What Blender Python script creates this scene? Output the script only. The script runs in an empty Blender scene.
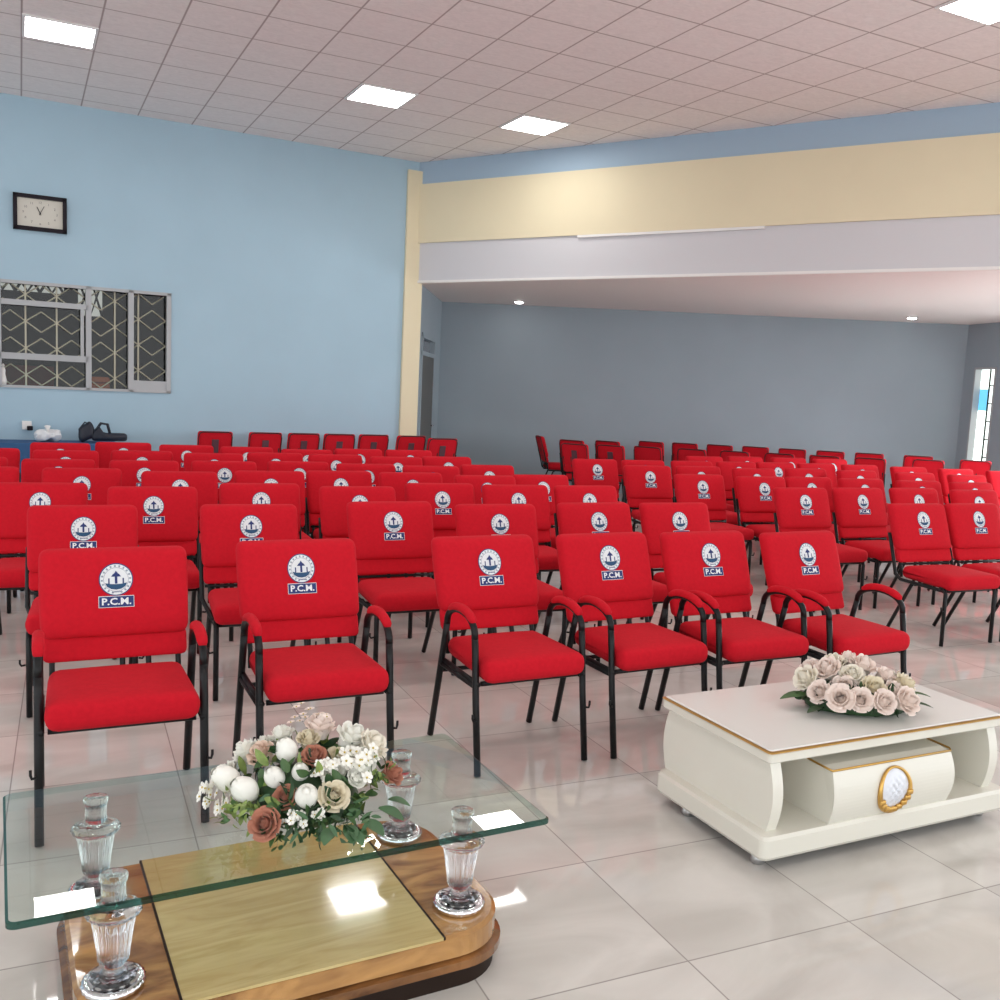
import bpy, bmesh, math, random
from math import sin, cos, pi, radians as rad
from mathutils import Vector, Matrix
random.seed(7)
C = bpy.context.scene.collection
S = bpy.context.scene

# ------------------------------------------------------------------ materials
def mat(name, col, rough=.5, metal=0., spec=.5, noise=None, bump=None, trans=0., ior=1.5, emit=None, sheen=0., coat=0.):
    m = bpy.data.materials.new(name); m.use_nodes = True
    nt = m.node_tree; b = nt.nodes['Principled BSDF']
    b.inputs['Base Color'].default_value = (*col, 1)
    b.inputs['Roughness'].default_value = rough
    b.inputs['Metallic'].default_value = metal
    b.inputs['Specular IOR Level'].default_value = spec
    b.inputs['Transmission Weight'].default_value = trans
    b.inputs['IOR'].default_value = ior
    b.inputs['Sheen Weight'].default_value = sheen
    b.inputs['Coat Weight'].default_value = coat
    if emit:
        b.inputs['Emission Color'].default_value = (*emit[0], 1)
        b.inputs['Emission Strength'].default_value = emit[1]
    tc = nt.nodes.new('ShaderNodeTexCoord')
    if noise:
        sc, amt = noise
        n = nt.nodes.new('ShaderNodeTexNoise'); n.inputs['Scale'].default_value = sc; n.inputs['Detail'].default_value = 5
        r = nt.nodes.new('ShaderNodeMapRange'); r.inputs[1].default_value = .3; r.inputs[2].default_value = .7
        r.inputs[3].default_value = 1 - amt; r.inputs[4].default_value = 1 + amt
        h = nt.nodes.new('ShaderNodeHueSaturation'); h.inputs['Color'].default_value = (*col, 1)
        nt.links.new(tc.outputs['Object'], n.inputs['Vector'])
        nt.links.new(n.outputs['Fac'], r.inputs[0]); nt.links.new(r.outputs[0], h.inputs['Value'])
        nt.links.new(h.outputs[0], b.inputs['Base Color'])
    if bump:
        sc, st = bump
        n = nt.nodes.new('ShaderNodeTexNoise'); n.inputs['Scale'].default_value = sc; n.inputs['Detail'].default_value = 3
        bp = nt.nodes.new('ShaderNodeBump'); bp.inputs['Strength'].default_value = st; bp.inputs['Distance'].default_value = .002
        nt.links.new(tc.outputs['Object'], n.inputs['Vector'])
        nt.links.new(n.outputs['Fac'], bp.inputs['Height']); nt.links.new(bp.outputs[0], b.inputs['Normal'])
    return m

def grid_mat(name, col, line, size, w, rough, noise_sc, noise_amt, line_soft=.35, bump=None, spec=.5, tint=None):
    """square cells in the object's own x-y plane with thin joint lines"""
    m = mat(name, col, rough, spec=spec, bump=bump)
    nt = m.node_tree; b = nt.nodes['Principled BSDF']; L = nt.links
    tc = nt.nodes.new('ShaderNodeTexCoord'); sx = nt.nodes.new('ShaderNodeSeparateXYZ')
    L.new(tc.outputs['Object'], sx.inputs[0])
    def M(op, a, c=None):
        n = nt.nodes.new('ShaderNodeMath'); n.operation = op
        for i, q in enumerate((a, c)):
            if q is None: continue
            if isinstance(q, (int, float)): n.inputs[i].default_value = q
            else: L.new(q, n.inputs[i])
        return n.outputs[0]
    ds = []
    cell = []
    for ax in (0, 1):
        q = M('DIVIDE', sx.outputs[ax], size)
        fr = M('FRACT', q); cell.append(M('FLOOR', q))
        d = M('MINIMUM', fr, M('SUBTRACT', 1.0, fr)); ds.append(d)
    d = M('MULTIPLY', M('MINIMUM', ds[0], ds[1]), size)
    mr = nt.nodes.new('ShaderNodeMapRange'); L.new(d, mr.inputs[0])
    mr.inputs[1].default_value = w * line_soft; mr.inputs[2].default_value = w
    mr.inputs[3].default_value = 0; mr.inputs[4].default_value = 1
    cmb = nt.nodes.new('ShaderNodeCombineXYZ'); L.new(cell[0], cmb.inputs[0]); L.new(cell[1], cmb.inputs[1])
    wn = nt.nodes.new('ShaderNodeTexWhiteNoise'); L.new(cmb.outputs[0], wn.inputs['Vector'])
    # offset the pattern from tile to tile
    va = nt.nodes.new('ShaderNodeVectorMath'); va.operation = 'SCALE'; va.inputs['Scale'].default_value = 7.
    L.new(wn.outputs['Color'], va.inputs[0])
    vb = nt.nodes.new('ShaderNodeVectorMath'); L.new(tc.outputs['Object'], vb.inputs[0]); L.new(va.outputs[0], vb.inputs[1])
    mp = nt.nodes.new('ShaderNodeMapping'); mp.inputs['Scale'].default_value = (1, 1.6, 1); mp.inputs['Rotation'].default_value = (0, 0, .5)
    L.new(vb.outputs[0], mp.inputs[0])
    n = nt.nodes.new('ShaderNodeTexNoise'); n.inputs['Scale'].default_value = noise_sc; n.inputs['Detail'].default_value = 7
    n.inputs['Distortion'].default_value = 1.2; L.new(mp.outputs[0], n.inputs['Vector'])
    r = nt.nodes.new('ShaderNodeMapRange'); r.inputs[1].default_value = .3; r.inputs[2].default_value = .7
    r.inputs[3].default_value = 0; r.inputs[4].default_value = 1; L.new(n.outputs['Fac'], r.inputs[0])
    mx = nt.nodes.new('ShaderNodeMix'); mx.data_type = 'RGBA'; L.new(r.outputs[0], mx.inputs['Factor'])
    t = tint or tuple(c * (1 - noise_amt) for c in col)
    mx.inputs['A'].default_value = (*t, 1); mx.inputs['B'].default_value = (*(min(1, c * (1 + noise_amt)) for c in col), 1)
    m2 = nt.nodes.new('ShaderNodeMix'); m2.data_type = 'RGBA'; L.new(mr.outputs[0], m2.inputs['Factor'])
    m2.inputs['A'].default_value = (*line, 1); L.new(mx.outputs['Result'], m2.inputs['B'])
    L.new(m2.outputs['Result'], b.inputs['Base Color'])
    return m

def wood_mat(name, c1, c2, sc, rough, coat=.6, stretch=(1, 6, 1)):
    m = mat(name, c1, rough, coat=coat); nt = m.node_tree; b = nt.nodes['Principled BSDF']; L = nt.links
    tc = nt.nodes.new('ShaderNodeTexCoord'); mp = nt.nodes.new('ShaderNodeMapping'); mp.inputs['Scale'].default_value = stretch
    mp.inputs['Rotation'].default_value = (0, 0, .25)
    L.new(tc.outputs['Object'], mp.inputs[0])
    n = nt.nodes.new('ShaderNodeTexNoise'); n.inputs['Scale'].default_value = sc; n.inputs['Detail'].default_value = 6; n.inputs['Distortion'].default_value = 2.5
    L.new(mp.outputs[0], n.inputs['Vector'])
    cr = nt.nodes.new('ShaderNodeValToRGB'); cr.color_ramp.elements[0].position = .32; cr.color_ramp.elements[0].color = (*c2, 1)
    cr.color_ramp.elements[1].position = .66; cr.color_ramp.elements[1].color = (*c1, 1)
    L.new(n.outputs['Fac'], cr.inputs[0]); L.new(cr.outputs[0], b.inputs['Base Color'])
    return m

def sheet_glass(name, tint, rough=.0, inside=None):
    """clear pane: fresnel mirror over a faintly tinted clear body"""
    m = bpy.data.materials.new(name); m.use_nodes = True; nt = m.node_tree; nt.nodes.clear()
    o = nt.nodes.new('ShaderNodeOutputMaterial'); t = nt.nodes.new('ShaderNodeBsdfTransparent'); g = nt.nodes.new('ShaderNodeBsdfGlossy')
    f = nt.nodes.new('ShaderNodeFresnel'); f.inputs['IOR'].default_value = 1.5
    mx = nt.nodes.new('ShaderNodeMixShader'); t.inputs[0].default_value = (*tint, 1); g.inputs['Roughness'].default_value = rough
    ge = nt.nodes.new('ShaderNodeNewGeometry'); iv = nt.nodes.new('ShaderNodeMath'); iv.operation = 'SUBTRACT'; iv.inputs[0].default_value = 1.
    ml = nt.nodes.new('ShaderNodeMath'); ml.operation = 'MULTIPLY'
    nt.links.new(ge.outputs['Backfacing'], iv.inputs[1]); nt.links.new(iv.outputs[0], ml.inputs[0]); nt.links.new(f.outputs[0], ml.inputs[1])
    if inside:
        tm = nt.nodes.new('ShaderNodeMix'); tm.data_type = 'RGBA'; tm.inputs['A'].default_value = (*tint, 1); tm.inputs['B'].default_value = (*inside, 1)
        nt.links.new(ge.outputs['Backfacing'], tm.inputs['Factor']); nt.links.new(tm.outputs['Result'], t.inputs[0])
    nt.links.new(ml.outputs[0], mx.inputs[0]); nt.links.new(t.outputs[0], mx.inputs[1]); nt.links.new(g.outputs[0], mx.inputs[2])
    nt.links.new(mx.outputs[0], o.inputs[0]); return m

RED = mat('red_fabric', (.58, .010, .022), .85, spec=.12, noise=(60, .05), bump=(900, .2), sheen=.02)
BLACK = mat('black_steel', (.007, .007, .008), .4, spec=.3)
WHITE_E = mat('emblem_white', (.83, .86, .88), .6)
NAVY = mat('emblem_navy', (.012, .03, .16), .6)
TEAL = mat('emblem_teal', (.01, .07, .17), .6)
GREYB = mat('emblem_grey', (.32, .38, .45), .6)
POCKET = mat('grey_pocket', (.10, .035, .05), .8)
RIMM = mat('dark_piping', (.06, .008, .012), .7)
BLUEW = mat('pale_blue_paint', (.40, .555, .66), .6, spec=.2, noise=(1.3, .025))
GREYW = mat('grey_blue_paint', (.325, .385, .43), .55, spec=.3, noise=(1.3, .03))
BANDW = mat('mid_blue_paint', (.36, .48, .60), .55, spec=.3)
YELW = mat('cream_yellow_paint', (.78, .69, .49), .6, spec=.2, noise=(1.5, .02))
LILAC = mat('pale_lilac_paint', (.63, .62, .645), .55)
WHITEP = mat('white_paint', (.84, .82, .80), .5)
WALLC = mat('plain_ceiling_paint', (.84, .755, .72), .6)  # pink bounce from the red chairs is put into this ceiling colour
FRAMEW = mat('window_frame_white', (.44, .45, .465), .5)
CREAMBAR = mat('cream_bars', (.50, .475, .37), .5)
LAMP = mat('lamp_diffuser', (.9, .9, .9), .5, emit=((1, .985, .95), 17.))
SPOT = mat('spot_lens', (.9, .9, .9), .5, emit=((1, .98, .94), 30.))
FLOOR = grid_mat('polished_tile', (.70, .675, .635), (.36, .335, .31), .6, .0034, .035, 1.7, .07, tint=(.57, .545, .505), spec=.32)
CEIL = grid_mat('ceiling_board', (.88, .83, .82), (.44, .37, .36), .6, .011, .85, 14., .05, spec=.15, bump=(120, .3))
CEDGE = mat('lamp_frame_white', (.8, .8, .8), .5)
CREAM = mat('cream_lacquer', (.80, .78, .69), .22, coat=.5, noise=(2, .02))
CREAMTOP = mat('white_gloss_top', (.80, .79, .75), .22, spec=.35, coat=.12)
GOLD = mat('gold_trim', (.66, .40, .12), .3, metal=1.)
SILVER = mat('chrome', (.80, .80, .84), .12, metal=1.)
GEM = mat('tufted_crystal', (.80, .83, .90), .15, coat=.8)
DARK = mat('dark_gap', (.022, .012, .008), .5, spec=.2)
WOOD = wood_mat('burl_veneer', (.55, .29, .095), (.20, .08, .025), 3.0, .12, stretch=(1, 2.4, 1))
WOODD = wood_mat('dark_veneer', (.30, .13, .04), (.08, .03, .01), 3.0, .15, stretch=(1, 2.4, 1))
WOODL = wood_mat('pale_veneer', (.64, .51, .23), (.52, .39, .15), 2.2, .10, stretch=(1, 7, 1))
GLASSTOP = sheet_glass('clear_table_glass', (.90, .955, .935))
GLASSEDGE = sheet_glass('green_glass_edge', (.06, .20, .17), 0., (.74, .86, .83))
CRYSTAL = mat('cut_crystal', (.97, .98, .99), .02, trans=1., ior=1.5)
PANE = sheet_glass('dim_window_glass', (.82, .84, .84))

# ------------------------------------------------------------------ mesh builder
class MB:
    def __init__(s): s.v = []; s.f = []; s.m = []; s.mats = []; s.sm = []
    def mi(s, m):
        if m not in s.mats: s.mats.append(m)
        return s.mats.index(m)
    def add(s, vs, fs, m, smooth=False, M=None):
        o = len(s.v); s.v += [tuple(M @ Vector(p)) if M else tuple(p) for p in vs]
        i = s.mi(m)
        for f in fs: s.f.append([o + k for k in f]); s.m.append(i); s.sm.append(smooth)
        return s
    def box(s, a, b, m, M=None):
        (x0, y0, z0), (x1, y1, z1) = a, b
        return s.add([(x0, y0, z0), (x1, y0, z0), (x1, y1, z0), (x0, y1, z0), (x0, y0, z1), (x1, y0, z1), (x1, y1, z1), (x0, y1, z1)],
                     [(0, 3, 2, 1), (4, 5, 6, 7), (0, 1, 5, 4), (1, 2, 6, 5), (2, 3, 7, 6), (3, 0, 4, 7)], m, False, M)
    def tube(s, pts, r, m, n=8, M=None, closed=False):
        pts = [Vector(p) for p in pts]; k = len(pts); rs = r if isinstance(r, (list, tuple)) else [r] * k
        vs = []; up = None
        for i, p in enumerate(pts):
            a = pts[(i - 1) % k] if (closed or i > 0) else p
            b = pts[(i + 1) % k] if (closed or i < k - 1) else p
            t = (b - a).normalized()
            if up is None: up = Vector((0, 0, 1)) if abs(t.z) < .9 else Vector((1, 0, 0))
            x = up.cross(t).normalized(); y = t.cross(x); up = y
            for j in range(n):
                q = 2 * pi * j / n; vs.append(p + (x * cos(q) + y * sin(q)) * rs[i])
        fs = []
        for i in range(k if closed else k - 1):
            for j in range(n):
                a = i * n + j; b = i * n + (j + 1) % n; c = ((i + 1) % k) * n + (j + 1) % n; d = ((i + 1) % k) * n + j
                fs.append((a, b, c, d))
        if not closed: fs += [tuple(range(n))[::-1], tuple((k - 1) * n + j for j in range(n))]
        return s.add(vs, fs, m, True, M)
    def lathe(s, prof, m, n=32, M=None, flute=None):
        vs = []; k = len(prof)
        for i, p in enumerate(prof):
            r, z = p[0], p[1]; fl = p[2] if len(p) > 2 else 0
            for j in range(n):
                q = 2 * pi * j / n; rr = r * (1 + fl * cos(q * (flute or 1)))
                vs.append((rr * cos(q), rr * sin(q), z))
        fs = []
        for i in range(k - 1):
            for j in range(n):
                fs.append((i * n + j, i * n + (j + 1) % n, (i + 1) * n + (j + 1) % n, (i + 1) * n + j))
        fs += [tuple(range(n))[::-1], tuple((k - 1) * n + j for j in range(n))]
        return s.add(vs, fs, m, True, M)
    def rbox(s, c, h, r, m, shape=None, seg=7, M=None):
        """rounded block, centre c, half sizes h, corner radius r; shape(p) may bend it further"""
        def ax(hh):
            inner = hh - r
            e = [-hh + r * (1 - cos(pi / 2 * k / 3)) for k in range(4)]
            mid = [-inner + 2 * inner * k / seg for k in range(1, seg)]
            return e + mid + [-q for q in e[::-1]]
        X, Y, Z = ax(h[0]), ax(h[1]), ax(h[2])
        idx = {}; vs = []; fs = []
        def vid(i, j, k):
            if (i, j, k) in idx: return idx[(i, j, k)]
            p = Vector((X[i], Y[j], Z[k])); q = Vector([max(-hh + r, min(hh - r, pp)) for pp, hh in zip(p, h)])
            d = p - q; p2 = q + d.normalized() * r if d.length > 1e-9 else p
            if shape: p2 = Vector(shape(p2))
            vs.append(p2 + Vector(c)); idx[(i, j, k)] = len(vs) - 1; return idx[(i, j, k)]
        nx, ny, nz = len(X), len(Y), len(Z)
        for j in range(ny - 1):
            for k in range(nz - 1):
                fs.append((vid(0, j, k), vid(0, j, k + 1), vid(0, j + 1, k + 1), vid(0, j + 1, k)))
                fs.append((vid(nx - 1, j, k), vid(nx - 1, j + 1, k), vid(nx - 1, j + 1, k + 1), vid(nx - 1, j, k + 1)))
        for i in range(nx - 1):
            for k in range(nz - 1):
                fs.append((vid(i, 0, k), vid(i + 1, 0, k), vid(i + 1, 0, k + 1), vid(i, 0, k + 1)))
                fs.append((vid(i, ny - 1, k), vid(i, ny - 1, k + 1), vid(i + 1, ny - 1, k + 1), vid(i + 1, ny - 1, k)))
            for j in range(ny - 1):
                fs.append((vid(i, j, 0), vid(i, j + 1, 0), vid(i + 1, j + 1, 0), vid(i + 1, j, 0)))
                fs.append((vid(i, j, nz - 1), vid(i + 1, j, nz - 1), vid(i + 1, j + 1, nz - 1), vid(i, j + 1, nz - 1)))
        return s.add(vs, fs, m, True, M)
    def prism(s, poly, z0, z1, m, M=None, side=None, smooth=False):
        n = len(poly)
        vs = [(x, y, z0) for x, y in poly] + [(x, y, z1) for x, y in poly]
        s.add(vs, [tuple(range(n))[::-1], tuple(range(n, 2 * n))], m, False, M)
        return s.add(vs, [(i, (i + 1) % n, n + (i + 1) % n, n + i) for i in range(n)], side or m, smooth, M)
    def build(s, name, parent=None, loc=(0, 0, 0), rz=0.):
        me = bpy.data.meshes.new(name); me.from_pydata(s.v, [], s.f)
        for m in s.mats: me.materials.append(m)
        me.polygons.foreach_set('material_index', s.m); me.polygons.foreach_set('use_smooth', s.sm); me.update()
        o = bpy.data.objects.new(name, me); C.objects.link(o); o.parent = parent
        o.location = loc; o.rotation_euler = (0, 0, rz); return o

def tag(o, label=None, cat=None, group=None, kind=None):
    if label: o['label'] = label
    if cat: o['category'] = cat
    if group: o['group'] = group
    if kind: o['kind'] = kind
    return o
def thing(name, label, cat, loc=(0, 0, 0), rz=0., group=None):
    o = bpy.data.objects.new(name, None); C.objects.link(o); o.location = loc; o.rotation_euler = (0, 0, rz)
    o.empty_display_size = .1; return tag(o, label, cat, group)
KIDS = {}
def kids(o): return [c for c in C.objects if c.parent == o]
def dup(o, loc, rz, label, group):
    if o.name not in KIDS: KIDS[o.name] = [(c, kids(c)) for c in kids(o)]
    r = o.copy(); C.objects.link(r); r.location = loc; r.rotation_euler = (0, 0, rz); tag(r, label, None, group)
    for c, g in KIDS[o.name]:
        d = c.copy(); C.objects.link(d); d.parent = r
        for e in g:
            x = e.copy(); C.objects.link(x); x.parent = d
    return r
def struct(o, label): return tag(o, label, None, None, 'structure')

# ------------------------------------------------------------------ camera (standing eye height, turned a little down, slight roll)
HC = 1.58; F = 953.; PITCH = .11428; ROLL = .04654
cp, sp, cr, sr = cos(PITCH), sin(PITCH), cos(ROLL), sin(ROLL)
Q = Matrix(((cr, 0, sr), (0, 1, 0), (-sr, 0, cr))) @ Matrix(((1, 0, 0), (0, cp, -sp), (0, sp, cp)))
cam = bpy.data.cameras.new('camera'); co = bpy.data.objects.new('camera', cam); C.objects.link(co)
right, fwd, up = Vector(Q[0]), Vector(Q[1]), Vector(Q[2])
Mx = Matrix((right, up, -fwd)).transposed().to_4x4(); Mx.translation = (0, 0, HC); co.matrix_world = Mx
cam.sensor_width = 36; cam.lens = F / 1000 * 36; cam.clip_start = .05; S.camera = co

# ------------------------------------------------------------------ the room
ZC = 4.53; AL = rad(28.2); AB = rad(-31.3); CX, CY = -1.27, 13.05
ul = Vector((cos(AL), sin(AL), 0)); ub = Vector((cos(AB), sin(AB), 0))
fl = MB().box((-14, -9, -.12), (20, 16, 0), FLOOR).build('floor', None, (.593, 2.537, 0), rad(24.5))
struct(fl, 'polished beige square floor tiles with thin dark joints')
ce = MB().prism([(0, 0), (0, 0), (0, 0)], 0, 0, CEIL) if False else MB()
# main ceiling: a slab cut along the two walls, in its own turned frame so that the board joints follow it
ca = rad(26.85); ox, oy = -2.329, 4.694
def cl(p):
    d = Vector((p[0] - ox, p[1] - oy)); return (d.x * cos(ca) + d.y * sin(ca), -d.x * sin(ca) + d.y * cos(ca))
Pc = Vector((CX, CY, 0)); A = Pc - ul * 16; B = Pc + ub * 16
poly = [cl(q) for q in ((A.x, A.y), (A.x + 5, A.y - 9), (B.x - 2, -6.), (B.x, B.y), (Pc.x, Pc.y))]
o = MB().prism(poly, 0, .1, CEIL).build('ceiling', None, (ox, oy, ZC), ca)
struct(o, 'pinkish square ceiling boards in a thin grid')
# left wall, local x runs along the wall to the corner, local y into the wall
SW0, SW1, ZW0, ZW1 = -4.98, -3.14, 1.36, 2.55
w = MB()
w.box((-16, 0, 0), (SW0, .2, ZC), BLUEW); w.box((SW1, 0, 0), (0, .2, ZC), BLUEW)
w.box((SW0, 0, 0), (SW1, .2, ZW0), BLUEW); w.box((SW0, 0, ZW1), (SW1, .2, ZC), BLUEW)
struct(w.build('wall_left', None, (CX, CY, 0), AL), 'pale blue wall with the clock and the barred window')
# beam wall over the opening to the side hall
b = MB(); b.box((0, 0, 4.24), (16, .3, ZC), BANDW)
struct(b.build('wall_front', None, (CX, CY, 0), AB), 'blue band of wall under the ceiling above the cream beam')
b = MB(); b.box((.02, -.03, 3.48), (16, .3, 4.24), YELW)
struct(b.build('trim_1', None, (CX, CY, 0), AB), 'cream yellow beam across the hall opening')
b = MB(); b.box((.02, -.005, 2.99), (16, .3, 3.48), LILAC); b.box((.02, -.02, 2.96), (16, .3, 2.99), WHITEP)
b.box((2.42, -.035, 3.45), (4.69, -.004, 3.478), WHITEP)
struct(b.build('trim_2', None, (CX, CY, 0), AB), 'pale lilac drop panel with a white edge below the cream beam')
p = MB(); p.box((-.17, -.05, 0), (.075, .16, 4.41), YELW)
struct(p.build('trim_3', None, (CX, CY, 0), AL), 'cream yellow pillar where the blue wall meets the beam')
# side hall
TL, TR = Vector((-1.08, 15.6, 0)), Vector((7.29, 15.35, 0)); ZT = 2.955
E0 = Vector((-1.20, 13.02, 0))
bw = TR - TL; a = math.atan2(bw.y, bw.x)
struct(MB().box((-.2, 0, 0), (bw.length + .2, .2, ZT + .3), GREYW).build('wall_back', None, TL, a), 'grey blue far wall of the side hall')
sw = TL - E0; a2 = math.atan2(sw.y, sw.x)
w = MB(); D0, D1, DZ = .30, 1.75, 2.02
w.box((.16, 0, 0), (D0, .15, ZT + .3), GREYW); w.box((D1, 0, 0), (sw.length, .15, ZT + .3), GREYW); w.box((D0, 0, 2.33), (D1, .15, ZT + .3), GREYW)
struct(w.build('wall_side', None, E0, a2), 'short grey side wall beside the cream pillar')
d = MB(); d.box((D0, -.02, 0), (D0 + .07, .15, 2.33), GREYW); d.box((D1 - .07, -.02, 0), (D1, .15, 2.33), GREYW)
d.box((D0, -.02, 2.26), (D1, .15, 2.33), GREYW); d.box((D0, -.02, DZ), (D1, .15, DZ + .06), GREYW)
d.box((D0 + .07, .05, DZ + .06), (D1 - .07, .07, 2.26), mat('transom_glass', (.25, .27, .30), .15))
dr = struct(d.build('door_1', None, E0, a2), 'dark grey door beside the cream pillar')
MB().box((D0 + .05, -.012, 0), (D1 - .05, .1, DZ), mat('door_grey', (.10, .10, .095), .5)).build('door_panel', dr)
MB().tube([(D1 - .16, .0, 1.0), (D1 - .16, -.05, 1.0), (D1 - .28, -.05, 1.0)], .01, SILVER).build('handle', dr)
# right wall of the side hall with its narrow window
wr = Vector((.20, -1, 0)).normalized(); ar = math.atan2(wr.y, wr.x)
WIN = [(.25, .74), (1.9, 3.2), (3.9, 5.2), (5.7, 7.0)]; WZ0, WZ1 = .62, 2.28  # the wide ones lie out of view, added to light the side hall
SKY2 = mat('daylight_pane_open', (.8, .9, .9), .3, emit=((.86, .95, 1.), 4.))  # glow for the added windows out of view
w = MB(); x = -.2
for x0, x1 in WIN:
    w.box((x, 0, 0), (x0, .2, ZT + .3), GREYW); w.box((x0, 0, 0), (x1, .2, WZ0), GREYW); w.box((x0, 0, WZ1), (x1, .2, ZT + .3), GREYW); x = x1
w.box((x, 0, 0), (7.5, .2, ZT + .3), GREYW)
struct(w.build('wall_right', None, TR, ar), 'grey blue right wall of the side hall')
SKY = mat('daylight_pane', (.8, .9, .88), .3, emit=((.88, 1., .94), 1.5)); SKYB = mat('blue_pane', (.2, .6, .8), .3, emit=((.12, .50, .76), .9))
for i, (x0, x1) in enumerate(WIN):
    f = MB(); t = .03; xm = x0 + (x1 - x0) * .5
    f.box((x0, -.01, WZ0), (x0 + t, .1, WZ1), FRAMEW); f.box((x1 - t, -.01, WZ0), (x1, .1, WZ1), FRAMEW)
    f.box((x0, -.01, WZ0), (x1, .1, WZ0 + t), FRAMEW); f.box((x0, -.01, WZ1 - t), (x1, .1, WZ1), FRAMEW)
    f.box((xm - .010, .085, WZ0), (xm + .010, .1, WZ1), BLACK)
    for k in range(1, 6):
        z = WZ0 + (WZ1 - WZ0) * k / 6; f.box((xm, .085, z - .009), (x1, .1, z + .009), BLACK)
    fo = struct(f.build('window_%d' % (2 + i + (i > 1)), None, TR, ar), 'tall narrow bright window with a blue pane, far right' if i == 0 else 'wide bright window of the side hall, out of view, %s beyond the narrow one' % ('first', 'second', 'third')[i - 1])
    zb0, zb1 = WZ0 + (WZ1 - WZ0) * .60, WZ0 + (WZ1 - WZ0) * .80
    g = MB(); g.box((x0 + .02, .11, WZ0), (x1 - .02, .12, zb0), SKY2 if i else SKY); g.box((x0 + .02, .11, zb1), (x1 - .02, .12, WZ1), SKY2 if i else SKY)
    g.box((x0 + .02, .11, zb0), (xm, .12, zb1), SKYB); g.box((xm, .11, zb0), (x1 - .02, .12, zb1), SKY2 if i else SKY); g.build('pane', fo)
    if i:      # area lamps added before the unseen panes, tilted down to light the hall
        la = bpy.data.lights.new('window_daylight', 'AREA'); la.shape = 'RECTANGLE'; la.size = x1 - x0 - .1; la.size_y = 1.5; la.energy = 70; la.color = (.92, .97, 1.); la.spread = rad(150)
        lo_ = bpy.data.objects.new('window_daylight', la); C.objects.link(lo_); lo_.location = TR + wr * ((x0 + x1) / 2) + Vector((-(-wr.y), -wr.x, 0)) * .03 + Vector((0, 0, 1.45))
        d_ = Vector((wr.y, -wr.x, 0)); d_ = Vector((d_.x, d_.y, -.75)).normalized(); lo_.rotation_euler = d_.to_track_quat('-Z', 'X').to_euler()
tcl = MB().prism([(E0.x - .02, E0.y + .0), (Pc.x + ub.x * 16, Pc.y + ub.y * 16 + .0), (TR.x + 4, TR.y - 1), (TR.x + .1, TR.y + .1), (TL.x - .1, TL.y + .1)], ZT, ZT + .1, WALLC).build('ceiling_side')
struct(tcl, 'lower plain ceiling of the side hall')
for i, (x, y) in enumerate(((.15, 14.95), (6.05, 14.55))):
    t = thing('downlight', ('round recessed downlight nearer the cream pillar', 'round recessed downlight nearer the narrow bright window')[i], 'downlight', (x, y, ZT), 0, 'downlights in the side hall')
    MB().lathe([(.085, -.001), (.09, -.012), (.07, -.014), (.066, -.004)], CEDGE).build('trim_ring', t)
    MB().lathe([(.001, -.002), (.066, -.002), (.060, -.02), (.03, -.03), (.001, -.032)], SPOT, 20).build('lens', t)

# square ceiling lamps, set into the board grid
LCELLS = [(.5, 7.35, 'square lit ceiling panel nearest the clock'), (5.5, 7.5, 'square lit ceiling panel between two others, midway along the row'),
          (8.5, 7.5, 'square lit ceiling panel nearest the cream beam'), (10.5, -.5, 'square lit ceiling panel at the upper right corner'),
          (.5, -.5, None), (5.5, -.5, None), (.5, -8.5, None), (8.5, -8.5, None)]
for a_, b_, lab in LCELLS:
    x, y = a_ * .6, b_ * .6
    t = thing('ceiling_light', lab or 'square lit ceiling panel out of view over the front of the hall', 'ceiling light',
              (ox + x * cos(ca) - y * sin(ca), oy + x * sin(ca) + y * cos(ca), ZC), ca, 'square ceiling lights')
    h = .297; f = MB(); q = .272
    for sx in (-1, 1):
        f.box((min(sx * h, sx * q), -h, -.014), (max(sx * h, sx * q), h, 0), CEDGE); f.box((-q, min(sx * h, sx * q), -.014), (q, max(sx * h, sx * q), 0), CEDGE)
    f.build('frame', t); MB().box((-q, -q, -.012), (q, q, -.001), LAMP).build('diffuser', t)

# ------------------------------------------------------------------ barred window in the blue wall and the dim room behind it
wf = MB(); t = .035
def bar(x0, x1, z0, z1, y0=-.02, y1=.06, m=FRAMEW): wf.box((x0, y0, z0), (x1, y1, z1), m)
bar(SW0, SW1, ZW1 - t, ZW1); bar(SW0, SW1, ZW0, ZW0 + .03); bar(SW0, SW0 + t, ZW0, ZW1); bar(SW1 - .05, SW1, ZW0, ZW1)
M1, M2 = -4.05, -3.59
bar(M1 - .03, M1 + .03, ZW0, ZW1); bar(M2 - .03, M2 + .03, ZW0, ZW1)
bar(SW0, M1, 2.28, 2.34); bar(SW0, M1, 1.68, 1.75); bar(M1 - .085, M1 - .05, 1.75, 2.28)
bar(M2, SW1, ZW0, 1.50, -.01, .04)
win = struct(wf.build('window_1', None, (CX, CY, 0), AL), 'white framed window with diamond bars in the blue wall')
gr = MB()
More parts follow.
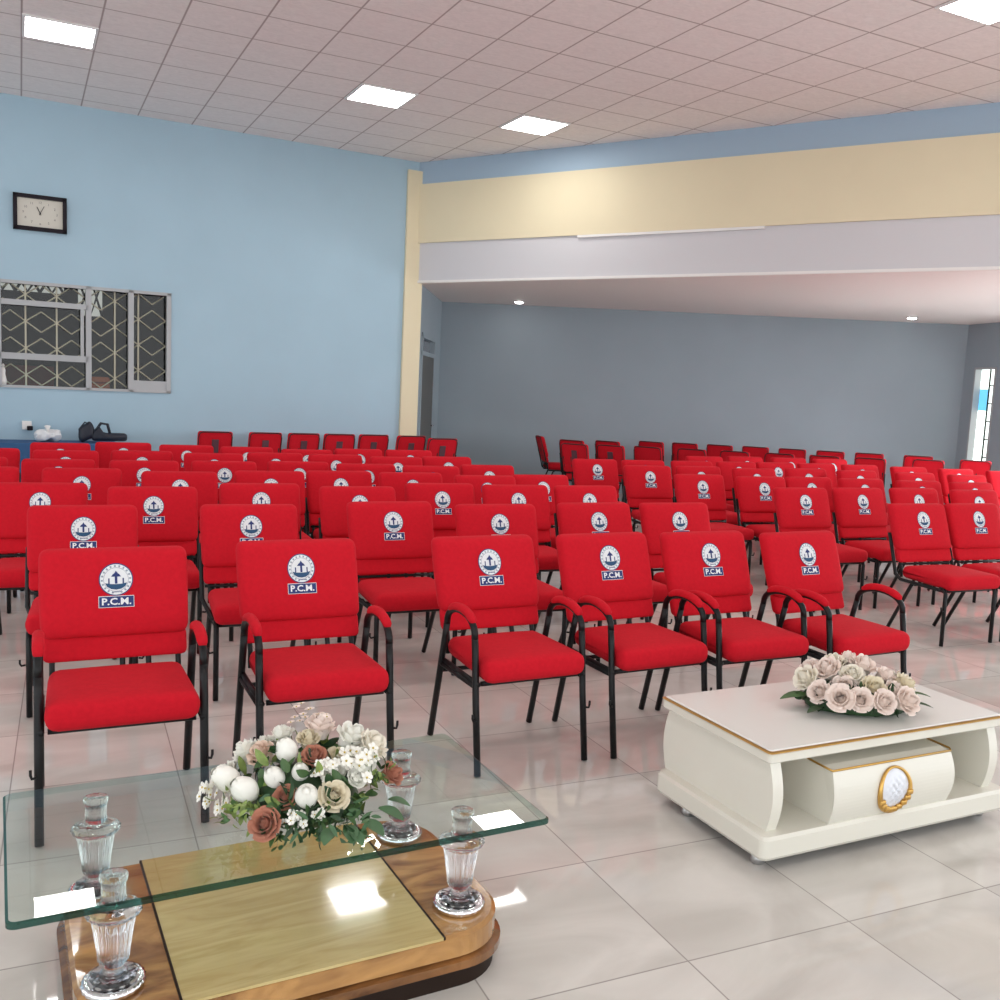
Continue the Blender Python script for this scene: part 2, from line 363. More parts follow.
def grille(x0, x1, xs, z0, z1):
    for x in xs: gr.box((x - .009, .07, z0), (x + .009, .085, z1), CREAMBAR)
    P, hh = .30, .115
    for i in range(len(xs) + 1):
        a_ = xs[i - 1] if i else xs[0] - .31; b_ = xs[i] if i < len(xs) else xs[-1] + .31
        for k in range(-1, 6):
            for s_ in (-1, 1):
                zc = z0 + .12 + k * P
                pts = [(a_, zc), ((a_ + b_) / 2, zc + s_ * hh), (b_, zc)]
                for (xa, za), (xb, zb) in zip(pts, pts[1:]):
                    # clip to the opening
                    n_ = 8
                    for q in range(n_):
                        xq0, xq1 = xa + (xb - xa) * q / n_, xa + (xb - xa) * (q + 1) / n_
                        zq0, zq1 = za + (zb - za) * q / n_, za + (zb - za) * (q + 1) / n_
                        if min(xq0, xq1) < x0 or max(xq0, xq1) > x1 or min(zq0, zq1) < z0 or max(zq0, zq1) > z1: continue
                        gr.tube([(xq0, .078, zq0), (xq1, .078, zq1)], .008, CREAMBAR, 4)
grille(SW0 + t, M1 - .03, [-4.70, -4.38], ZW0 + .03, ZW1 - t)
grille(M1 + .03, M2 - .03, [-3.76], ZW0 + .03, ZW1 - t)
grille(M2 + .03, SW1 - .05, [-3.50], 1.5, ZW1 - t)
gr.build('grille', win)
MB().box((SW0 + .02, .10, ZW0 + .02), (SW1 - .02, .106, ZW1 - .02), PANE).build('pane', win)
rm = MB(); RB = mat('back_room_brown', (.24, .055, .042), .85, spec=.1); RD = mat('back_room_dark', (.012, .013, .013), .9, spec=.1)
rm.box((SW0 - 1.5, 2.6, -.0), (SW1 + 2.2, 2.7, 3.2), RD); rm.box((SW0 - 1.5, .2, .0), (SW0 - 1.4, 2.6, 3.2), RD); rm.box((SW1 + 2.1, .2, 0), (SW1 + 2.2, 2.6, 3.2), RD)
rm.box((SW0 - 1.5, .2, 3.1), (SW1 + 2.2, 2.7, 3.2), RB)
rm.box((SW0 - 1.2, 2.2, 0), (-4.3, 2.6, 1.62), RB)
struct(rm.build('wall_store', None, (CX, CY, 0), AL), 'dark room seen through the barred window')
f2 = MB(); LATT = mat('daylit_far_window', (.7, .7, .66), .5, emit=((.80, .80, .74), .55))
for k in range(2):
    x0 = (-5.05, -3.97)[k]; x1 = (-4.15, -3.66)[k]; z0, z1 = (2.62, 2.35)[k], (2.86, 2.86)[k]
    f2.box((x0, 2.57, z0), (x1, 2.59, z1), LATT)
    n_ = max(1, int((x1 - x0) / .26))
    for j in range(n_):
        xa = x0 + (x1 - x0) * j / n_; xb = x0 + (x1 - x0) * (j + 1) / n_
        f2.tube([(xa, 2.55, z0), ((xa + xb) / 2, 2.55, z1), (xb, 2.55, z0)], .02, RD, 4); f2.tube([(xa, 2.55, z1), ((xa + xb) / 2, 2.55, z0), (xb, 2.55, z1)], .02, RD, 4)
struct(f2.build('window_4', None, (CX, CY, 0), AL), 'small latticed daylit window far inside the dark room')
bx = MB(); bx.rbox((0, 0, .21), (.12, .12, .21), .03, mat('orange_brown_crate', (.60, .16, .06), .7)); bx.box((-.123, -.123, .34), (.123, .123, .36), RB)
tb = thing('cabinet', 'orange brown box inside the dark room behind the bars', 'box', (CX - 3.90 * ul.x - .50 * ul.y, CY - 3.90 * ul.y + .50 * ul.x, 0), AL)
bx2 = MB(); bx2.box((-.3, -.22, 0), (.3, .22, 1.10), RB); bx2.build('stand', tb)
bo = bx.build('crate', tb, (0, 0, 1.10))
mk = thing('sink_tap', 'small white piece on the sill of the barred window', 'ornament', (CX - 4.93 * ul.x - .0 * ul.y, CY - 4.93 * ul.y, ZW0 + .03), AL)
mk.location = Vector((CX, CY, 0)) - ul * 4.93 + Vector((ul.y, -ul.x, 0)) * (-.03) + Vector((0, 0, ZW0 + .03))
MB().lathe([(.03, 0), (.034, .05), (.02, .12), (.024, .16), (.01, .2)], WHITEP, 16).build('body', mk)
MB().lathe([(.012, .2), (.016, .215), (.004, .235)], WHITEP, 12).build('cap', mk)

# ------------------------------------------------------------------ clock
ck = thing('wall_clock', 'rectangular dark framed wall clock high on the blue wall', 'clock', Vector((CX, CY, 3.30)) - ul * 4.545, AL)
kf = MB(); KB = mat('dark_wood_frame', (.010, .006, .011), .5, spec=.2); hw, hh, fw = .27, .195, .042
kf.box((-hw, -.05, -hh), (-hw + fw, 0, hh), KB); kf.box((hw - fw, -.05, -hh), (hw, 0, hh), KB); kf.box((-hw, -.05, hh - fw), (hw, 0, hh), KB); kf.box((-hw, -.05, -hh), (hw, 0, -hh + fw), KB)
kf.build('frame', ck)
face = MB().box((-hw + fw, -.02, -hh + fw), (hw - fw, -.005, hh - fw), mat('clock_face', (.62, .59, .52), .4)).build('face', ck)
def text_mesh(txt, size, m, offset=0.):
    cu = bpy.data.curves.new('t', 'FONT'); cu.body = txt; cu.size = size; cu.align_x = 'CENTER'; cu.align_y = 'CENTER'; cu.offset = offset; cu.resolution_u = 2
    to = bpy.data.objects.new('t', cu); C.objects.link(to); dg = bpy.context.evaluated_depsgraph_get(); dg.update()
    me = bpy.data.meshes.new_from_object(to.evaluated_get(dg)); bpy.data.objects.remove(to)
    vs = [tuple(v.co) for v in me.vertices]; fs = [tuple(p.vertices) for p in me.polygons]; return vs, fs
nm = MB(); KD = mat('clock_marks', (.16, .14, .13), .5)
for h_ in range(1, 13):
    a_ = pi / 2 - h_ * pi / 6; x = .17 * cos(a_); z = .115 * sin(a_) * 1.0
    vs, fs = text_mesh(str(h_), .036, KD); nm.add([(x + p[0], -.022, z + p[1]) for p in vs], fs, KD)
nm.build('numerals', face)
def hand(name, ang, ln, wd):
    d = Vector((sin(ang), 0, cos(ang))); n = Vector((cos(ang), 0, -sin(ang))); q = Vector((0, -.027, 0))
    MB().tube([q - d * .02, q + d * ln], wd, KB, 6).build(name, ck)
hand('hour_hand', rad(-26), .075, .004); hand('minute_hand', rad(27), .09, .003)
MB().lathe([(.008, 0), (.008, .008)], KB, 10, Matrix.Translation((0, -.022, 0)) @ Matrix.Rotation(pi / 2, 4, 'X')).build('hub', ck)

# ------------------------------------------------------------------ chairs
TILT = math.tan(rad(20.)); ZB = .59; YB = .225
def bend(z): return (z - ZB) * TILT
W2 = .257
def pad_shape(p):
    x, y, z = p
    if y < 0: y -= .014 * (1 - (x / W2) ** 2) * (1 - (z / .165) ** 4)
    x *= 1 - .02 * max(0, -z / .16)
    return (x, y + (z + .155) * TILT, z)
def lower_shape(p): return (p[0], p[1] + p[2] * TILT, p[2])
def seat_shape(p):
    x, y, z = p; k = (y + .225) / .45
    if z > 0: z += .012 * (1 - (x / .24) ** 2) * (1 - ((y) / .225) ** 2)
    if z < 0: z += .012 * k
    return (x * (1 - .05 * k), y, z)
def emblem():
    e = MB(); R0 = .0625
    def disc(r, y, m, n=36, cx=0, cz=0): e.add([(cx + r * cos(2 * pi * j / n), y, cz + r * sin(2 * pi * j / n)) for j in range(n)], [tuple(range(n))], m)
    def rect(x0, x1, z0, z1, y, m): e.add([(x0, y, z0), (x1, y, z0), (x1, y, z1), (x0, y, z1)], [(0, 1, 2, 3)], m)
    disc(R0, 0, NAVY); disc(R0 - .004, -.0006, WHITE_E)
    n = 40
    for r0, r1, y, m in ((.0445, .0455, -.0012, NAVY), (.0475, .0555, -.0011, None)):
        for j in range(n):
            if m is None:
                if j % 2 or j in (29, 30, 31): continue
                mm = NAVY
            else: mm = m
            a0, a1 = 2 * pi * j / n, 2 * pi * (j + (.8 if m is None else 1)) / n
            e.add([(r * cos(a), y, r * sin(a)) for r, a in ((r0, a0), (r1, a0), (r1, a1), (r0, a1))], [(0, 1, 2, 3)], mm if m else GREYB)
    # cross with pointed top, two posts and a boat
    e.add([(-.018, -.0016, .011), (.018, -.0016, .011), (.012, -.0016, .020), (.006, -.0016, .024), (0, -.0016, .034), (-.006, -.0016, .024), (-.012, -.0016, .020)], [tuple(range(7))], NAVY)
    rect(-.0045, .0045, -.016, .012, -.0016, NAVY)
    rect(-.0285, -.0235, -.016, .005, -.0016, NAVY); rect(.0235, .0285, -.016, .005, -.0016, NAVY)
    bl = [(-.040, -.013), (-.02, -.017), (0, -.018), (.02, -.017), (.040, -.013), (.033, -.027), (.018, -.036), (0, -.039), (-.018, -.036), (-.033, -.027)]
    e.add([(x, -.0016, z) for x, z in bl], [tuple(range(10))], TEAL)
    rect(-.016, .016, -.049, -.0465, -.0016, NAVY)
    rect(-.0645, .0645, -.107, -.063, -.0002, WHITE_E); rect(-.0625, .0625, -.105, -.065, -.0008, NAVY)
    vs, fs = text_mesh('P.C.M.', .044, WHITE_E, .0012)
    e.add([(p[0] * .93, -.0016, p[1] * .82 - .085) for p in vs], fs, WHITE_E)
    e.f = [f[::1] for f in e.f]
    return e
EMB = None
def make_chair(arms, name, label):
    global EMB
    t = thing(name, label, 'chair')
    MB().rbox((0, -.02, .434), (.24, .228, .05), .042, RED, seat_shape).build('seat', t)
    bk = MB().rbox((0, .238, .745), (W2, .038, .16), .034, RED, pad_shape).build('backrest', t)
    zc = .797
    if EMB is None:
        eb = emblem(); vs = []
        for x, y, z in eb.v:
            x *= .94; zz = z * .94 + zc; pz = zz - .745
            vs.append((x, y + .238 - .038 - .0025 - .014 * (1 - (x / W2) ** 2) * (1 - (pz / .165) ** 4) + (pz + .155) * TILT, zz))
        eb.v = vs; EMB = eb.build('emblem', bk); EMB['label'] = 'round white badge with blue cross above P.C.M. on blue'
    else:
        e = EMB.copy(); C.objects.link(e); e.parent = bk
    MB().rbox((0, .232, .552), (.246, .026, .050), .022, RED, lower_shape).build('lower_backrest', t)
    fr = MB()
    if arms: 
        XL = .256
        for s in (-1, 1):
            MB().tube([(s * XL, -.235, .006), (s * XL, -.19, .30), (s * XL, -.165, .50), (s * XL, -.155, .56)], .0145, BLACK, 10).build('leg', t)
            MB().tube([(s * XL, .275, .006), (s * XL, .20, .30), (s * XL, .15, .50), (s * XL, .135, .56)], .0145, BLACK, 10).build('leg', t)
            arc = [(s * XL, -.01 - .145 * cos(pi * k / 14) * (1 if k < 7 else 1), .56 + .088 * sin(pi * k / 14) ** .8) for k in range(15)]
            ar_ = MB().tube(arc, .0145, BLACK, 10).build('arm', t)
            pd = [Vector(q) + Vector((0, -.004, .011)) for q in arc[3:12]]
            MB().tube([pd[0] + Vector((0, 0, -.012))] + pd, [.012, .017] + [.0195] * 7 + [.015], RED, 10).build('arm_pad', ar_)
            hk = MB(); hk.tube([(s * (XL + .008), -.215, .235), (s * (XL + .02), -.215, .232), (s * (XL + .024), -.215, .245), (s * (XL + .024), -.215, .262)], .005, BLACK, 6)
            hk.build('linking_hook', t)
            fr.tube([(s * .25, -.195, .378), (s * .25, .19, .385)], .011, BLACK, 8)
            fr.tube([(s * XL, -.19, .365), (s * XL, .185, .365)], .011, BLACK, 8)
        fr.tube([(-.255, .195, .33), (.255, .195, .33)], .010, BLACK, 8)
    else:
        for s in (-1, 1):
            MB().tube([(s * .225, -.205, .006), (s * .225, -.20, .36), (s * .225, -.185, .385), (s * .225, -.15, .392)], .0135, BLACK, 10).build('leg', t)
            MB().tube([(s * .225, .285, .006), (s * .225, .10, .36), (s * .225, .08, .385)], .0135, BLACK, 10).build('leg', t)
            fr.tube([(s * .225, -.19, .378), (s * .235, .19, .385), (s * .252, .225, .42), (s * .252, .268, .56), (s * .25, .318, .70)], .0125, BLACK, 8)
            MB().tube([(s * .239, -.208, .25), (s * .256, -.208, .247), (s * .262, -.208, .258), (s * .262, -.208, .275)], .005, BLACK, 6).build('linking_hook', t)
        fr.tube([(-.225, .07, .37), (.225, .07, .37)], .010, BLACK, 8)
    fr.tube([(-.23, -.175, .375), (.23, -.175, .375)], .011, BLACK, 8)
    fr.build('seat_frame', t)
    bf = MB()
    if not arms: bf.tube([(-.24, .215, .49), (.24, .215, .49)], .008, BLACK, 6)
    for x in ((-.215, .02, .11, .215) if arms else (-.215, -.03, .075, .215)):
        bf.tube([(x, .205, .40), (x, .215, .47), (x, .25, .56), (x, .318, .72)], .011, BLACK, 6)
    bf.build('back_frame', t)
    return t

GA = 'front row of red armchairs'; GL = 'rows of red armless chairs left of the aisle'; GR = 'rows of red armless chairs right of the aisle'
GW = 'red chairs turned to the blue wall'; GB = 'red chairs turned away in the side hall'
ORD = ['', 'first', 'second', 'third', 'fourth', 'fifth', 'sixth', 'seventh', 'eighth', 'ninth', 'tenth', 'eleventh']
front = [(-1.338, 3.337, 25.5), (-.711, 3.722, 25.9), (.083, 4.078, 26.7), (.668, 4.345, 27.5), (1.200, 4.567, 25.5), (1.756, 4.738, 28.)]
flab = ['red padded armchair at the far left end of the front row, behind the glass table', 'red padded armchair behind the mixed flower bouquet on the glass table',
        'red padded armchair beyond the right corner of the glass table, third in the front row', 'red padded armchair just left of the white coffee table, fourth in the front row',
        'red padded armchair behind the white coffee table, fifth in the front row', 'red padded armchair nearest the aisle, directly behind the pale rose bouquet']
armchair = make_chair(True, 'armchair', flab[0]); armchair['group'] = GA
for i, (x, y, a_) in enumerate(front):
    if i == 0: armchair.location = (x, y, 0); armchair.rotation_euler = (0, 0, rad(a_))
    else: dup(armchair, (x, y, 0), rad(a_), flab[i], GA)

armchair.scale = (1.04, 1, 1)
U = Vector((cos(rad(25.5)), sin(rad(25.5)), 0)); V = Vector((-sin(rad(25.5)), cos(rad(25.5)), 0))
rowsL = {2: [(.16, 4.88), (.98, 4.86), (1.81, 4.93), (2.41, 4.77), (3.11, 4.79), (3.69, 4.75)],
         3: [(-.05, 6.0), (.57, 5.69), (1.24, 5.93), (1.85, 5.74), (2.51, 5.94), (3.05, 5.83), (3.62, 5.78)],
         4: [(-.44, 7.0), (.20, 6.92), (.83, 6.71), (1.49, 6.79), (2.11, 6.83), (2.60, 6.73), (3.09, 6.52), (3.60, 6.60)],
         5: [(-.55, 7.8), (.07, 7.65), (.67, 7.60), (1.28, 7.62), (1.90, 7.66), (2.45, 7.49), (2.98, 7.34), (3.58, 7.49)],
         6: [(-.48, 8.7), (.13, 8.55), (.74, 8.62), (1.36, 7.96 + .35), (1.92, 8.60), (2.45, 8.49), (2.97, 8.30), (3.56, 8.40)],
         7: [(.12, 9.05 + .3), (.66, 9.71), (1.23, 9.44), (1.81, 9.39), (2.31, 9.03), (2.94, 9.29), (3.47, 9.26)]}
rowsL[6][3] = (1.33, 8.44)
rowsL[7][0] = (.10, 9.42)
rowsR = {2: [(5.69, 4.57), (6.22, 4.54)],
         3: [(5.54, 5.61), (6.15, 5.59), (6.81, 5.57), (7.30, 5.41)],
         4: [(5.38, 6.71), (5.79 + .08, 6.53), (6.39 + .05, 6.50), (6.98, 6.37), (7.56, 6.19), (7.99 + .06, 6.04)],
         5: [(5.37, 7.60), (5.99, 7.58), (6.55, 7.39), (7.28, 7.43), (7.83, 7.27), (8.45, 7.05), (8.97, 6.76)],
         6: [(5.22, 8.35), (5.79, 8.29), (6.40, 8.25), (7.0, 8.22), (7.56, 8.20), (8.07, 8.13), (8.69, 8.02), (9.15 + .05, 7.76), (9.75, 7.59), (10.2, 7.32)],
         7: [(7.15, 8.80 + .2), (7.92 - .1, 9.07), (8.52 - .08, 8.99), (9.02, 8.87)]}
for rows in (rowsL, rowsR):          # neighbours in a row never run into each other
    for q in rows.values():
        for _ in range(12):
            for i in range(len(q) - 1):
                (u0, v0), (u1, v1) = q[i], q[i + 1]
                if u1 - u0 < .545: d_ = (.546 - (u1 - u0)) / 2; q[i] = (u0 - d_, v0); q[i + 1] = (u1 + d_, v1)
                if abs(v1 - v0) > .22: m_ = (v0 + v1) / 2; g_ = .11 if v1 > v0 else -.11; q[i] = (q[i][0], m_ - g_); q[i + 1] = (q[i + 1][0], m_ + g_)
proto = None
for rows, side, gname, yw in ((rowsL, 'left', GL, {2: 24, 3: 23, 4: 22, 5: 22, 6: 22, 7: 23}), (rowsR, 'right', GR, {2: 23, 3: 21, 4: 20, 5: 20, 6: 20, 7: 20})):
    for r in sorted(rows):
        n = len(rows[r])
        for k, (u_, v_) in enumerate(rows[r]):
            kk = (n - k) if side == 'left' else (k + 1)
            lab = 'armless red chair, %s block, %s row, %s seat from the aisle' % (side, ORD[r], ORD[kk])
            pos = U * (u_ - .015) + V * v_; rz = rad(yw[r] + random.uniform(-1.5, 1.5))
            if proto is None:
                proto = make_chair(False, 'padded_chair', lab); proto['group'] = gname; proto.location = pos; proto.rotation_euler = (0, 0, rz)
            else: dup(proto, pos, rz, lab, gname)

# chairs with their backs turned: same build, plus the grey pocket behind the backrest
pk = MB(); pk.box((-.055, 0, -.10), (.055, .008, .08), POCKET)
def turned(loc, rz, lab, g, pocket, sc=1.):
    o = dup(proto, loc, rz, lab, g)
    bks = [c for c in kids(o) if c.name.split('.')[0] == 'backrest'][0]
    rim = MB(); zt = .16
    pts = [(-W2 + .012, -zt + .02), (-W2 + .012, zt - .06), (-W2 + .03, zt - .022), (-W2 + .07, zt - .008), (W2 - .07, zt - .008), (W2 - .03, zt - .022), (W2 - .012, zt - .06), (W2 - .012, -zt + .02)]
    global RIM, POCK
    if RIM is None:
        rim.tube([(x, .279 + (z + .155) * TILT, .745 + z) for x, z in pts], .008, RIMM, 6); RIM = rim.build('back_rim', bks)
        m_ = Matrix.Translation((0, .280 + .155 * TILT, .745)) @ Matrix.Rotation(-math.atan(TILT), 4, 'X')
        pkm = MB(); pkm.box((-.05, -.004, -.09), (.05, .010, .07), POCKET, m_); POCK = pkm.build('book_pocket', bks)
        if not pocket:
            bpy.data.objects.remove(POCK); POCK = None
    else:
        c_ = RIM.copy(); C.objects.link(c_); c_.parent = bks
        if pocket:
            if POCK is None:
                m_ = Matrix.Translation((0, .280 + .155 * TILT, .745)) @ Matrix.Rotation(-math.atan(TILT), 4, 'X')
                pkm = MB(); pkm.box((-.05, -.004, -.09), (.05, .010, .07), POCKET, m_); POCK = pkm.build('book_pocket', bks)
            else:
                c_ = POCK.copy(); C.objects.link(c_); c_.parent = bks
    o.scale = (.79, .79, sc); return o
RIM = POCK = None
for i, s_ in enumerate((2.69, 2.10, 1.63, 1.15, .70, .22, -.04)):
    n_ = Vector((ul.y, -ul.x, 0))
    turned(Vector((CX, CY, 0)) - ul * s_ + n_ * ((.20 if i < 5 else .28) + (.46 if i == 6 else 0)), pi + AL + rad((i % 3 - 1) * 2),
           'red chair turned to the blue wall, dark rimmed back, %s from the pillar' % ORD[7 - i], GW, True, 1.04)
side_c = turned((.85, 14.98, 0), rad(100), 'red chair seen side on, standing alone before the grey far wall', GB, False)
bpx = [(1.03, 14.1, 148), (1.58, 14.3, 148), (2.31, 14.8, 152), (2.83, 14.8, 154), (3.36, 14.75, 154), (3.90, 14.7, 156), (4.42, 14.55, 158), (4.95, 14.4, 160), (5.50, 14.3, 162), (6.19, 14.2, 165)]
for i, (x, y, a_) in enumerate(bpx):
    a_ = rad(a_); turned(Vector((x, y, 0)) + Vector((sin(a_), -cos(a_), 0)) * .25, a_, 'red chair turned away, rearmost row along the grey wall, %s from the sideways chair' % ORD[i + 1], GB, False)
npx = [(1.00, 13.1, 150), (1.50, 13.15, 150), (2.02, 13.2, 152), (2.62, 13.15, 152), (3.2, 13.1, 154), (3.8, 13.05, 154), (4.4, 13., 156), (5.0, 12.95, 156), (5.9, 13.2, 158), (6.75, 13.6, 160)]
for i, (x, y, a_) in enumerate(npx):
    a_ = rad(a_); turned(Vector((x, y, 0)) + Vector((sin(a_), -cos(a_), 0)) * .25, a_, 'red chair turned away, row before the rearmost, %s from the sideways chair' % ORD[i + 1], GB, i in (0, 1))

# ------------------------------------------------------------------ draped table by the blue wall and what lies on it
def on_wall(s, d, z): return Vector((CX, CY, 0)) - ul * s + Vector((ul.y, -ul.x, 0)) * d + Vector((0, 0, z))
BL = mat('blue_cloth', (.03, .10, .24), .8)
tb = thing('side_table', 'long table under a blue cloth against the blue wall, far left', 'table', on_wall(4.85, .32, 0), AL)
MB().box((-1.05, -.25, .74), (1.05, .25, .77), KB).build('tabletop', tb)
for sx in (-1, 1):
    for sy in (-1, 1): MB().tube([(sx * .98, sy * .2, 0), (sx * .98, sy * .2, .745)], .02, KB, 8).build('leg', tb)
tcv = MB(); n = 42
tp = [(-1.07, -.27), (1.07, -.27), (1.07, .27), (-1.07, .27)]; ring = []
for (x0, y0), (x1, y1) in zip(tp, tp[1:] + tp[:1]):
    for k in range(n): ring.append((x0 + (x1 - x0) * k / n, y0 + (y1 - y0) * k / n))
vs = []; N = len(ring)
for lv, (z, am) in enumerate(((.778, 0), (.77, .004), (.45, .012), (.08, .02))):
    for i, (x, y) in enumerate(ring):
        q = 1 + am * sin(i * .9) ; vs.append((x * (1 + am * sin(i * .9) * .4), y * q + am * .4 * (1 if y > 0 else -1), z))
fs = [tuple(range(N))] + [(l * N + i, (l + 1) * N + i, (l + 1) * N + (i + 1) % N, l * N + (i + 1) % N) for l in range(3) for i in range(N)]
tcv.add(vs, fs, BL, False)
tag(tcv.build('tablecloth', None, on_wall(4.85, .32, 0), AL), 'blue cloth draped over the long table by the blue wall', 'tablecloth')
BG = mat('navy_leather', (.010, .014, .028), .45)
bg = thing('handbag', 'black handbag slumped on the blue draped table', 'bag', on_wall(3.98, .32, .797), AL)
MB().rbox((-.12, 0, .10), (.085, .07, .10), .05, BG, lambda p: (p[0] * (1 - .3 * max(0, p[2]) / .1), p[1], p[2] + .02 * sin(p[0] * 30))).build('front_pocket', bg)
MB().rbox((.12, 0, .045), (.19, .075, .045), .035, BG, lambda p: (p[0], p[1], p[2] + max(0, .06 - abs(p[0] + .12)) * 1.6 * (1 if p[2] > 0 else 0))).build('body', bg)
MB().tube([(-.19, -.02, .02), (-.20, -.02, .13), (-.14, -.02, .21), (-.06, -.02, .17)], .009, BG, 6).build('strap', bg)
MB().tube([(-.02, 0, .12), (.03, 0, .20), (.10, 0, .19), (.13, 0, .07)], .018, BG, 6).build('handle', bg)
pb = thing('plastic_bag', 'crumpled white plastic bag on the blue draped table beside the handbag', 'bag', on_wall(4.50, .30, .80), AL)
cr_ = MB(); cr_.rbox((0, 0, .05), (.13, .1, .05), .04, mat('white_plastic', (.8, .81, .83), .35), lambda p: (p[0] + .012 * sin(p[2] * 90 + p[1] * 60), p[1] + .012 * sin(p[0] * 70), p[2] * (1 + .4 * sin(p[0] * 31 + p[1] * 40)))); cr_.build('sack', pb)
MB().lathe([(.02, .08), (.012, .11), (.035, .15), (.02, .16)], WHITEP, 12).build('knot', pb)
cu = thing('wall_socket', 'small white wall fitting with a black plug above the blue draped table', 'socket', on_wall(4.70, .02, .94), AL)
MB().rbox((0, 0, 0), (.05, .015, .05), .008, WHITEP).build('plate', cu)
MB().rbox((.03, -.03, -.03), (.03, .03, .025), .01, KB).build('plug', cu)

# small stand on the far floor
st = thing('floor_stand', 'small dark metal stand on the floor before the grey far wall', 'stand', (.30, 14.7, 0))
MB().lathe([(.11, 0), (.115, .03), (.05, .05), (.03, .06)], BLACK, 24).build('base', st)
MB().tube([(0, 0, .05), (0, 0, .20)], .02, BLACK, 10).build('post', st)
MB().lathe([(.02, .20), (.045, .22), (.05, .28), (.03, .30)], mat('grey_metal', (.2, .22, .24), .4, metal=.5), 16).build('head', st)

# ------------------------------------------------------------------ glass coffee table
GT = (-.51, 2.42, 0); GAz = rad(28)
gt = thing('glass_coffee_table', 'low glass table on crystal columns and a brown veneered base', 'coffee table', GT, GAz)
def rrect(x0, x1, y0, y1, r, n=10):
    pts = []
    for cx, cy, a0 in ((x1 - r, y0 + r, -pi / 2), (x1 - r, y1 - r, 0), (x0 + r, y1 - r, pi / 2), (x0 + r, y0 + r, pi)):
        for k in range(n + 1):
            q = a0 + pi / 2 * k / n; pts.append((cx + r * cos(q), cy + r * sin(q)))
    return pts
g = MB(); GX0, GX1, GY0, GY1 = -.683, .61, -.315, .368
def slab(mb, o_, i_, z0, z1, bev, mtop, mside):
    n = len(o_)
    vs = [(x, y, z0) for x, y in i_] + [(x, y, z0 + bev) for x, y in o_] + [(x, y, z1 - bev) for x, y in o_] + [(x, y, z1) for x, y in i_]
    mb.add(vs, [tuple(range(n))[::-1], tuple(range(3 * n, 4 * n))], mtop)
    mb.add(vs, [(l * n + i, l * n + (i + 1) % n, (l + 1) * n + (i + 1) % n, (l + 1) * n + i) for l in range(3) for i in range(n)], mside)
slab(g, rrect(GX0, GX1, GY0, GY1, .02, 5), rrect(GX0 + .006, GX1 - .006, GY0 + .006, GY1 - .006, .016, 5), .436, .454, .004, GLASSTOP, GLASSEDGE)
g.build('glass_top', gt)
bs = MB(); bs.prism(rrect(-.55, .55, -.255, .415, .16), .0, .045, DARK, smooth=True); bs.build('plinth', gt)
bs = MB(); slab(bs, rrect(-.56, .56, -.275, .435, .16), rrect(-.53, .53, -.245, .405, .15), .045, .095, .014, WOODD, WOODD); lo = bs.build('lower_step', gt)
bs = MB(); slab(bs, rrect(-.545, .545, -.275, .435, .17), rrect(-.535, .535, -.265, .425, .165), .09, .16, .008, WOOD, WOOD); bs.build('platform', gt)
MB().box((-.325, -.277, .155), (.325, .437, .1625), WOODL).build('centre_panel', gt)
for s in (-1, 1): MB().box((s * .328 - .003, -.277, .155), (s * .328 + .003, .437, .1632), DARK).build('inlay_strip', gt)
def column(x, y):
    z0 = .1605
    c = MB(); L = [(.020, .030), (.030, .034, .0), (.022, .048), (.026, .058, .03), (.033, .066, .06), (.036, .10, .07), (.043, .15, .07), (.047, .168, .05), (.047, .174, 0)]
    c.lathe([(p[0], p[1] + z0, p[2] if len(p) > 2 else 0) for p in L], CRYSTAL, 72, None, 18)
    co_ = c.build('crystal_column', gt, (x, y, 0))
    b_ = MB(); b_.lathe([(.066, z0), (.071, z0 + .006, .015), (.071, z0 + .016, .02), (.062, z0 + .023, .01), (.060, z0 + .021), (.054, z0 + .026), (.030, z0 + .031)], SILVER, 72, None, 24); b_.build('base_ring', co_)
    d_ = MB(); d_.lathe([(.052, z0 + .0255), (.054, z0 + .030, .03), (.024, z0 + .040, .08), (.012, z0 + .042)], CRYSTAL, 72, None, 12); d_.build('base_dish', co_)
    k_ = MB(); k_.lathe([(.040, z0 + .176), (.060, z0 + .182, .03), (.063, z0 + .190, .04), (.052, z0 + .198, .02), (.033, z0 + .203)], CRYSTAL, 72, None, 20); k_.build('collar', co_)
    n_ = MB(); n_.lathe([(.030, z0 + .205, .02), (.026, z0 + .225, .05), (.026, z0 + .255, .05), (.031, z0 + .262, .03), (.031, z0 + .2745, .03)], CRYSTAL, 64, None, 16); n_.build('neck', co_)
for x in (-.46, .43):
    for y in (-.145, .30): column(x, y)

